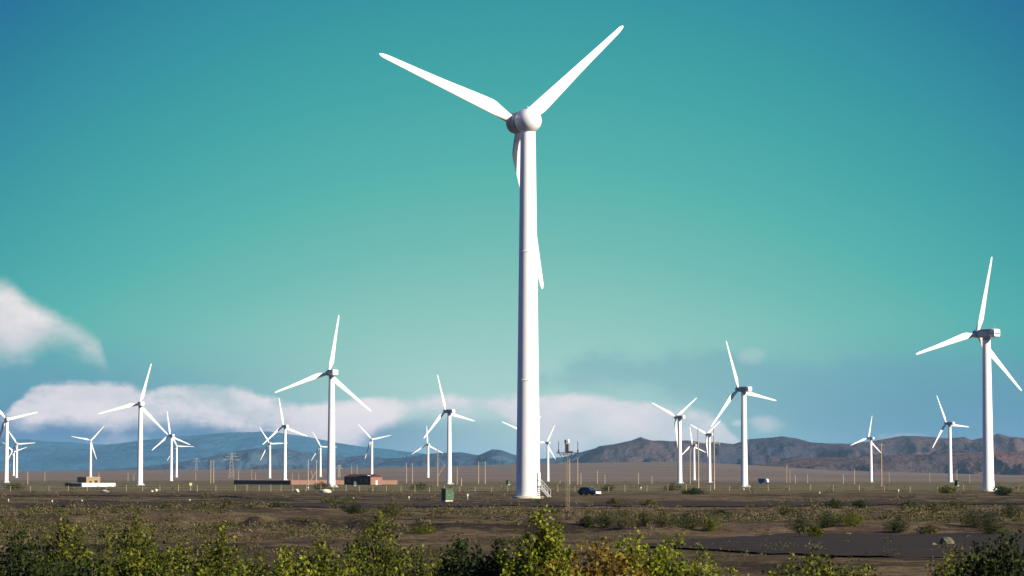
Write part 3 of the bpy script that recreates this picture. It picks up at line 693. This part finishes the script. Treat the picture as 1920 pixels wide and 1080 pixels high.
# tan hut and white wall on the left
p = at_dist(162, 1010); u = p.y / F; rt = empty('hut', p, B); lx, ly, h = 23 * u / math.cos(B), 22 * u / math.sin(B), 17 * u
MB().box((lx / 2, ly / 2, h / 2 - .5), (lx, ly, h + 1)).build('wall', M['tan'], rt)
MB().box((lx / 2, ly / 2, h + .08), (lx + .3, ly + .3, .16)).build('roof', M['conc'], rt)
d = MB().box((lx * .3, -.04, 1.15), (1.0, .1, 2.1)).build('door', M['dbrick'], rt); MB().box((lx * .3 + .35, -.12, 1.15), (.06, .08, .2)).build('handle', M['galv'], d)
w_ = MB().box((lx * .7, -.03, 1.9), (1.3, .1, 1.0)).build('window', M['glass'], rt); MB().box((lx * .7, -.1, 1.34), (1.5, .2, .1)).build('sill', M['conc'], w_)
tag(rt, 'tan flat-roofed hut with one dark shaded side, behind a low white wall', 'hut')
p = on_ground(152, 912.5, 960); u = p.y / F; rt = empty('enclosure_wall', p, B); la, lb = 56 * u / math.cos(B), 37 * u / math.sin(B); h = 6.2 * u
o = long_wall(la, 0, h).build('wall', M['wwall'], rt); o['label'] = 'sunlit whitewashed wall'
o = long_wall(lb, 1, h).build('wall', M['dark'], rt); o['label'] = 'brick wall coloured black as shaded'  # black in place of whitewash stands for the shaded side
long_wall(la, 0, h).build('wall', M['wwall'], rt, (0, lb, 0)); long_wall(lb, 1, h).build('wall', M['wwall'], rt, (la, 0, 0))
tag(rt, 'low whitewashed enclosure wall round the tan hut', 'wall')

# ---------------------------------------------------------------- vehicles
def wheel(parent, x, y, r, w_=.22):
    t = MB().lathe([(r * .62, -w_ / 2), (r * .95, -w_ / 2), (r, -w_ * .3), (r, w_ * .3), (r * .95, w_ / 2), (r * .62, w_ / 2)], 20, 'y').build('wheel', M['tyre'], parent, (x, y, r))
    MB().lathe([(r * .6, -w_ * .42), (r * .62, w_ * .42), (r * .2, w_ * .3), (.02, w_ * .3)], 16, 'y').build('rim', M['chrome'], t)
def extrude_y(prof, hw, inset=None):
    m = MB(); n = len(prof); iw = inset or [0] * n
    a = [(x, -(hw - i), z) for (x, z), i in zip(prof, iw)]; b = [(x, hw - i, z) for (x, z), i in zip(prof, iw)]
    m.add(a + b, [tuple(range(n)), tuple(range(n, 2 * n))[::-1]] + [((i + 1) % n, i, n + i, n + (i + 1) % n) for i in range(n)]); return m
p = on_ground(1105, 929.5); rt = empty('parked_car', p, R_(-40))
# +x is the front
body = [(-2.15, .42), (-2.2, .75), (-2.12, 1.0), (-1.2, 1.02), (.55, 1.0), (1.6, .95), (2.1, .84), (2.2, .62), (2.15, .38), (1.78, .36), (1.62, .62), (1.35, .7), (1.08, .62), (.92, .36), (-.95, .36), (-1.1, .62), (-1.38, .7), (-1.66, .62), (-1.82, .38)]
extrude_y(body, .86).build('body', M['navy'], rt)
cab = [(-2.02, 1.0), (-1.75, 1.5), (-1.2, 1.62), (-.2, 1.63), (.2, 1.56), (.85, 1.0)]
extrude_y(cab, .80, [0, .1, .13, .13, .11, 0]).build('cabin', M['navy'], rt)
for s in (-1, 1):
    MB().add([(-1.75, s * .775, 1.06), (-1.62, s * .725, 1.46), (-.75, s * .70, 1.53), (-.75, s * .785, 1.06)], [(0, 1, 2, 3)][::1]).build('side_window', M['glass'], rt)
    MB().add([(-.65, s * .787, 1.06), (-.65, s * .702, 1.53), (.1, s * .71, 1.49), (.62, s * .80, 1.06)], [(0, 1, 2, 3)]).build('side_window', M['glass'], rt)
    MB().box((2.17, s * .6, .74), (.09, .42, .2), None, .03).build('headlight', M['lamp'], rt)
    MB().box((-2.2, s * .66, .82), (.05, .22, .26), None, .02).build('tail_light', M['dbrick'], rt)
    MB().box((.6, s * .93, 1.06), (.14, .2, .14), None, .03).build('mirror', M['navy'], rt)
    d = MB().box((-.15, s * .866, .72), (1.2, .02, .5), None, .008).build('door', M['navy'], rt); MB().box((-.6, s * .885, .86), (.18, .03, .04)).build('handle', M['chrome'], d)
    for x in (1.35, -1.38): wheel(rt, x, s * .76, .34)
MB().add([(.30, -.66, 1.52), (.30, .66, 1.52), (.86, .76, 1.03), (.86, -.76, 1.03)], [(0, 1, 2, 3)]).build('windscreen', M['glass'], rt)
MB().box((2.19, 0, .72), (.08, .74, .24), None, .02).build('grille', M['chrome'], rt)
MB().box((2.2, 0, .48), (.14, 1.66, .2), None, .04).build('bumper', M['chrome'], rt)
MB().box((2.29, 0, .5), (.02, .45, .13)).build('number_plate', M['white'], rt)
tag(rt, 'dark navy car with bright front parked on the dirt road', 'car')

p = at_dist(1432, 1480); rt = empty('box_truck', p, R_(-35))
MB().box((-1.0, 0, 1.9), (4.2, 2.2, 2.1), None, .05).build('cargo_box', M['blue'], rt)
MB().box((-.3, 0, .72), (6.2, .9, .22)).build('chassis', M['dark'], rt)
cabp = [(1.3, .8), (1.3, 2.6), (2.3, 2.65), (2.75, 1.75), (2.85, 1.2), (2.85, .6), (1.3, .6)]
extrude_y(cabp, 1.05).build('cab', M['white'], rt)
MB().add([(2.36, -.9, 2.55), (2.36, .9, 2.55), (2.78, .92, 1.78), (2.78, -.92, 1.78)], [(0, 1, 2, 3)]).build('windscreen', M['lamp'], rt)
for s in (-1, 1):
    MB().add([(1.5, s * 1.055, 1.75), (1.5, s * 1.055, 2.4), (2.2, s * 1.055, 2.4), (2.5, s * 1.055, 1.75)], [(0, 1, 2, 3)]).build('side_window', M['glass'], rt)
    MB().box((2.87, s * .8, 1.0), (.06, .3, .2), None, .02).build('headlight', M['lamp'], rt)
    for x in (2.0, -1.9): wheel(rt, x, s * .9, .46, .28)
MB().box((2.9, 0, .68), (.12, 2.0, .22), None, .03).build('bumper', M['dark'], rt)
tag(rt, 'small distant blue box truck with a bright windscreen', 'truck')

# ---------------------------------------------------------------- stones, mounds, fallen pole
def lump(name, p, sx, sy, sz, m, sd, label, cat, group=None, n=3):
    bm = bmesh.new(); bmesh.ops.create_icosphere(bm, subdivisions=n, radius=1)
    A = np.array([v.co for v in bm.verts]); k = 1 + .5 * fbm(A[:, 0] * 1.3 + sd, A[:, 1] * 1.3 + A[:, 2], 4, sd)
    for v, q in zip(bm.verts, k): v.co = Vector((v.co.x * q * sx, v.co.y * q * sy, v.co.z * q * sz))
    me = bpy.data.meshes.new(name); bm.to_mesh(me); bm.free(); me.materials.append(m)
    o = bpy.data.objects.new(name, me); col.objects.link(o); o.location = p + Vector((0, 0, sz * .45)); o.rotation_euler.z = sd; return tag(o, label, cat, group)
for px, py, wpx, hpx, lab in [(1775, 1022, 24, 20, 'large pale boulder on the dark gravel'), (1752, 1024, 11, 9, 'smaller pale stone just left of the large boulder')]:
    p = on_ground(px, py); u = p.y / F; lump('boulder', p, wpx * u / 2, wpx * u / 2, hpx * u / 2, M['stone'], px % 7, lab, 'boulder')
G = 'loose pale stones on the dark gravel'
for px, py, wpx in [(1483, 1023, 6), (1494, 1021, 5), (1506, 1019, 7), (1515, 1021, 8), (1523, 1026, 7), (1507, 1030, 5), (1541, 1030, 8), (1535, 1019, 9), (1590, 1004, 14), (1334, 1020, 6), (1444, 1005, 9)]:
    p = on_ground(px, py); u = p.y / F; lump('loose_stone', p, wpx * u / 2, wpx * u / 2, wpx * u * .3, M['stone'], px % 9, 'small loose pale stone lying on the dark gravel', 'stone', G, 2)
p = on_ground(611, 924); u = p.y / F; lump('spoil_heap', p, 11 * u, 8 * u, 5 * u, M['chalk'], 3, 'pale chalky heap at the foot of the turbine before the pink compound', 'heap')
p = on_ground(557, 923); u = p.y / F; lump('spoil_heap', p, 5 * u, 4 * u, 4 * u, M['chalk'], 5, 'small chalky heap below the corner of black and pink walls', 'heap')
p = on_ground(196, 923); u = p.y / F; lump('spoil_heap', p, 22 * u, 6 * u, 3 * u, M['chalk'], 2, 'long flat chalky heap below the white wall', 'heap')
G = 'white stones beside the turbine by the white wall'
for px, py, wd, lab in [(285, 922, 5, 'white stone lying right of the turbine by the white wall'), (293, 921, 7, 'larger white stone right of the turbine by the white wall')]:
    p = on_ground(px, py); u = p.y / F; lump('white_stone', p, wd * u / 2, wd * u / 2, wd * u * .45, M['chalk'], px % 5, lab, 'stone', G, 2)
a, b = on_ground(306, 962), on_ground(392, 961)
b.y = a.y + .6; b.z = zg1(b.x, b.y); o = MB().tube((0, 0, .22), b - a + Vector((0, 0, .22)), .11, .08, 10).build('fallen_pole', M['conc'], None, a); tag(o, 'pale pole lying on the ground before a row of green shrubs', 'fallen pole')

# ---------------------------------------------------------------- vegetation
def leaf_quads(C, size, up=.3, long=1.6):
    """one bent leaf (two triangles' worth of quad) per row of C"""
    n = len(C); d = rng.normal(size=(n, 3)); d[:, 2] += up; d /= np.linalg.norm(d, axis=1)[:, None]
    r = rng.normal(size=(n, 3)); s = np.cross(d, r); s /= np.linalg.norm(s, axis=1)[:, None] + 1e-9
    z = size * rng.uniform(.6, 1.3, n)[:, None]
    a = C - d * z * long / 2; b = C + d * z * long / 2; l = C + s * z / 2; q = C - s * z / 2
    return np.stack([a, l, b, q], 1)
def leaves_object(name, Q, m, parent=None, loc=None):
    n = len(Q); me = bpy.data.meshes.new(name)
    me.vertices.add(n * 4); me.vertices.foreach_set('co', Q.reshape(-1).astype(np.float32))
    me.loops.add(n * 4); me.loops.foreach_set('vertex_index', np.arange(n * 4, dtype=np.int32))
    me.polygons.add(n); me.polygons.foreach_set('loop_start', np.arange(0, n * 4, 4, dtype=np.int32)); me.update(calc_edges=True)
    me.materials.append(m); o = bpy.data.objects.new(name, me); col.objects.link(o)
    if parent: o.parent = parent
    if loc is not None: o.location = loc
    return o
def shrub(name, p, h, w_, m, label, cat, group=None, leaf=.07, n=2600, stems=26, low=.25, spread=.6, ragged=.3):
    """stems fanning up from the base, leaves clustered along their upper part"""
    root = empty(name, p); sm = MB(); C = []
    per = n // stems
    for k in range(stems):
        a = rng.uniform(0, 2 * math.pi); rr = w_ / 2 * rng.uniform(0, 1) ** (.5 + spread * .35) * (k > 1 or spread < .3); f = rr / (w_ / 2 + 1e-6)
        hh = h * (1 - spread * f ** 1.4) * (rng.uniform(1 - ragged, 1) if k > 1 or spread < .3 else 1 - .05 * k)
        top = np.array([rr * math.cos(a), rr * math.sin(a), hh]); b0 = np.array([rng.normal(0, w_ * .04), rng.normal(0, w_ * .04), -.1])
        mid = b0 * .5 + top * .5 + np.array([rng.normal(0, w_ * .05), rng.normal(0, w_ * .05), hh * .08])
        pts = [(1 - t) ** 2 * b0 + 2 * t * (1 - t) * mid + t * t * top for t in np.linspace(0, 1, 5)]
        for i in range(4): sm.tube(pts[i], pts[i + 1], .018 * h / 2.5 * (1.15 - i * .25), .018 * h / 2.5 * (.9 - i * .25), 4, False)
        t = low + (1 - low) * rng.uniform(0, 1, per) ** .8
        c = ((1 - t) ** 2)[:, None] * b0 + (2 * t * (1 - t))[:, None] * mid + (t * t)[:, None] * top
        C.append(c + rng.normal(size=(per, 3)) * (w_ * .055 + leaf) * (1.15 - .75 * t)[:, None])
    leaves_object('foliage', leaf_quads(np.concatenate(C), leaf), m, root)
    sm.build('stem', M['stem'], root)
    return tag(root, label, cat, group)
# roadside shrubs: photo column, top row, width (px), distance, leaves
G = 'roadside shrubs along the bottom of the picture'
FG = [
 (1015, 943, 135, 46, 'leafg', 4200, 'tall bright green sapling rising in front of the biggest tower foot', .75, .9),
 (1122, 998, 120, 44, 'leafo', 2600, 'orange-yellow autumn shrub between two green shrubs', .5, .8),
 (1222, 980, 150, 46, 'leafg', 3600, 'broad bright green shrub right of the autumn-coloured one', .55, .8),
 (1325, 1030, 110, 45, 'leafg', 1700, 'low green shrub with a long side sprig, left of the dark gravel', .6, .9),
 (1550, 1018, 150, 50, 'leafm', 2600, 'dull green shrub in front of the dark gravel', .6, .8),
 (1812, 1005, 110, 50, 'leafm', 1500, 'thin green shrub just left of a near-black one', .6, 1),
 (1885, 990, 110, 47, 'leafd', 3000, 'near-black dense shrub in the right corner', .4, .6),
 (940, 1003, 95, 47, 'leafd', 2800, 'dark green shrub leaning against the tall bright sapling', .45, .7),
 (862, 1003, 60, 49, 'leafd', 2200, 'narrow upright dark shrub standing apart', .4, .6),
 (715, 955, 130, 58, 'leafm', 2000, 'loose tall green shrub below the turbine with the dark shed', .75, 1),
 (790, 1000, 80, 52, 'leafm', 1300, 'thin low green shrub left of the narrow dark one', .6, 1),
 (605, 1008, 110, 50, 'leafm', 2400, 'mid green shrub below the pink compound', .6, .8),
 (520, 1012, 110, 48, 'leafg', 2200, 'yellowish green shrub below the black wall', .6, .8),
 (418, 985, 110, 52, 'leafm', 2200, 'light sprigged shrub left of the yellowish green one', .7, .9),
 (312, 966, 130, 54, 'leafm', 3000, 'tall yellow-tinged shrub below the fallen pole', .65, .9),
 (255, 950, 70, 60, 'leafm', 1500, 'slim sprigged shrub rising left of the fallen pole', .7, 1),
 (205, 985, 120, 50, 'leafm', 2800, 'broad mid green shrub below the white wall', .6, .8),
 (122, 968, 110, 53, 'leafm', 2400, 'tall shrub with yellowish top below the dark enclosure wall', .7, .9),
 (38, 985, 130, 48, 'leafd', 3400, 'dense dark shrub in the left corner', .5, .7),
 (160, 1040, 140, 40, 'leafd', 3000, 'low dark shrub in front of the broad mid green one', .4, .6),
 (60, 1048, 150, 38, 'leafd', 3200, 'lowest black shrub at the left corner', .4, .5),
 (470, 1045, 150, 42, 'leafm', 2600, 'low green shrub in front of the yellowish green one', .5, .7),
 (690, 1040, 150, 43, 'leafm', 2600, 'low spreading green shrub in front of the loose tall one', .5, .8),
 (1060, 1030, 110, 42, 'leafg', 2200, 'low bright green shrub at the foot of the tall sapling', .5, .8),
 (1440, 1062, 110, 42, 'leafm', 1300, 'tiny green tuft at the bottom edge left of the dull green shrub', .6, .9),
 (330, 1030, 130, 44, 'leafm', 2600, 'green shrub in front of the tall yellow-tinged one', .5, .8),
]
for px, top, wpx, d, lm, n, lab, spread, rag in FG:
    tp = at(px, top, d); z = zg1(tp.x, d); h = (tp.z - z) * 1.01; wd = wpx / F * d * (1.35 if spread > .66 else 1.75)
    shrub('roadside_shrub', Vector((tp.x, d, z)), h, wd, M[lm], lab, 'shrub', G, .05, int(n * 3.2), 60, .3, spread * .45, rag * .36)
# desert shrubs further off
G = 'desert shrubs scattered over the stony ground'
DS = [(665, 965, 46, 15, 'd', 'dark low shrub left of the bushy clump below the compound'), (702, 990, 66, 36, 'o', 'bushy olive clump in the middle ground below the compound'), (735, 982, 64, 26, 'o', 'rounded olive shrub at the right of the bushy clump'),
      (310, 961, 40, 12, 'd', 'small dark shrub at the left end of the fallen pole'), (380, 959, 54, 16, 'o', 'olive shrub above the right half of the fallen pole'), (425, 957, 46, 21, 'o', 'taller olive shrub right of the fallen pole'),
      (520, 957, 50, 14, 'd', 'dark flat shrub below the middle of the black wall'), (630, 945, 60, 9, 'o', 'flat olive shrub below the chalky heap'), (795, 1000, 64, 13, 'g', 'low green shrub on bare soil left of the narrow dark one'),
      (1100, 992, 34, 18, 'd', 'small dark shrub at the left end of the row by the autumn one'), (1135, 990, 44, 25, 'd', 'second dark shrub of the row behind the autumn one'), (1172, 989, 54, 27, 'o', 'olive shrub in the middle of the row behind the bright ones'),
      (1208, 986, 46, 23, 'o', 'olive shrub of the row, above the broad bright one'), (1245, 988, 54, 26, 'o', 'greyish shrub toward the right of the row'), (1290, 996, 64, 26, 'd', 'dark spreading shrub at the right end of the row'), (1332, 998, 54, 22, 'g', 'green-topped shrub ending the row at the right'),
      (1150, 946, 26, 9, 'o', 'tiny shrub on the bare track below the dark car'), (1216, 948, 36, 8, 'o', 'flat tiny shrub on the track right of the dark car'), (1352, 965, 30, 6, 'd', 'flat dark tuft on the track below the two-pole frame'),
      (1500, 1002, 56, 32, 'd', 'big dark shrub at the edge of the dark gravel'), (1528, 1008, 34, 20, 'g', 'green shrub tucked below the big dark one'), (1550, 993, 56, 23, 'd', 'dark shrub next right of the big dark one'), (1596, 992, 56, 22, 'g', 'greenish shrub ending the gravel-edge row'),
      (1562, 957, 44, 13, 'd', 'dark shrub on the track left of the small turbine'), (1612, 954, 32, 11, 'd', 'small dark shrub below the small turbine'), (1478, 960, 46, 12, 'o', 'olive tuft on the track left of the dark pair'),
      (1680, 991, 60, 20, 'd', 'dark shrub below the lone tall pole, by the gravel edge'), (1742, 1002, 50, 16, 'o', 'olive shrub above the smaller pale stone'), (1704, 957, 46, 14, 'd', 'dark shrub on the track below the lone pole'),
      (1792, 958, 54, 19, 'o', 'olive shrub below the black ground box'), (1752, 962, 40, 12, 'o', 'small olive shrub left of that below the black ground box'), (1822, 988, 80, 28, 'd', 'wide dark shrub above the large boulder'),
      (1856, 1002, 64, 33, 'd', 'tall dark shrub right of the large boulder'), (1892, 973, 60, 24, 'd', 'dark shrub below the turbine with blue tower edge'), (1878, 929, 40, 14, 'd', 'far dark shrub right of the turbine with blue tower edge'),
      (1775, 926, 34, 12, 'g', 'far green shrub below the turbine with the black box'), (1262, 920, 34, 11, 'o', 'far olive shrub at the foot of the Y-shaped turbine'), (1302, 928, 44, 10, 'd', 'far dark shrub below the two-pole frame'),
      (1140, 919, 26, 8, 'o', 'far small shrub just right of the dark car'), (605, 918, 44, 10, 'o', 'far olive shrub at the foot of the turbine before the pink compound'), (790, 918, 40, 9, 'o', 'far olive shrub left of the green kiosk'), (30, 918, 50, 8, 'o', 'far low shrub at the picture edge below the edge turbines')]
for px, py, wpx, hpx, k, lab in DS:
    p = on_ground(px, py); u = p.y / F
    shrub('desert_shrub', p, hpx * u * 1.3, wpx * u * 1.25, M[{'o': 'scrubl', 'd': 'leafd', 'g': 'leafm'}[k]], lab, 'shrub', G, max(.05, 1.3 * u), 2400, 34, .0, .5, .3)
# low scrub nobody could count
N = 11000
py = YH + 6 + rng.uniform(0, 1, N) ** .75 * 150; d = CH * F / (py - YH); px = rng.uniform(-120, 2040, N); x = (px - 960) / F * d
keep = (fbm(x / 18, d / 34, 4, 88) + .16 * rng.normal(size=N)) > .09
keep &= ~((np.abs(d - 494) < 9)) & ~((np.abs(d - 340 - 6 * np.sin(x / 30)) < 22) & (rng.uniform(size=N) < .93)) & ~((x > 6) & (np.abs(d - 135 - x * .1) < 26) & (rng.uniform(size=N) < .98))
x, d = x[keep], d[keep]; z = zg(x, d); n = len(x)
sz = (.2 + .75 * rng.uniform(0, 1, n) ** 2.6) * (1 + .7 * sstep(d, 250, 800)); ol = rng.uniform(size=n) < .55
def tufts(sel, K):
    ss = np.repeat(sz[sel], K); m = len(ss); dd = np.repeat(d[sel], K)
    C = np.stack([np.repeat(x[sel], K) + rng.normal(size=m) * ss * .5, dd + rng.normal(size=m) * ss * .5, np.repeat(z[sel], K) + np.abs(rng.normal(size=m)) * ss * .46], -1)
    f = np.minimum(.17 * ss, 1.5 * dd / F) * 1.0
    Q = leaf_quads(C, 1., .8, 2.2); return C[:, None, :] + (Q - C[:, None, :]) * f[:, None, None]
near = d < 270
for nm, sel, mk, lb in (('scrub', ol, 'scrubl', 'low olive desert scrub covering the stony ground'), ('dry_grass', ~ol, 'scrubd', 'dry straw-coloured tufts covering the stony ground')):
    o = leaves_object(nm, np.concatenate([tufts(sel & near, 130), tufts(sel & ~near, 40)]), M[mk]); tag(o, lb, nm.replace('_', ' '), kind='stuff')

# ---------------------------------------------------------------- air
hz = bpy.data.materials.new('haze_air'); hz.use_nodes = True; t = NT(hz.node_tree); t.n.clear()
pv = t.n.new('ShaderNodeVolumePrincipled'); pv.inputs['Color'].default_value = (.40, .70, 1., 1); pv.inputs['Density'].default_value = 2.1e-5; pv.inputs['Anisotropy'].default_value = 0.
t.l.new(pv.outputs[0], t.n.new('ShaderNodeOutputMaterial').inputs['Volume'])
hz_ob = MB().box((0, 0, 0), (100000, 100000, 460)).build('haze', hz, None, (0, 0, 460 / 2 - 40)); tag(hz_ob, 'thin blue air over the plain', kind='stuff')
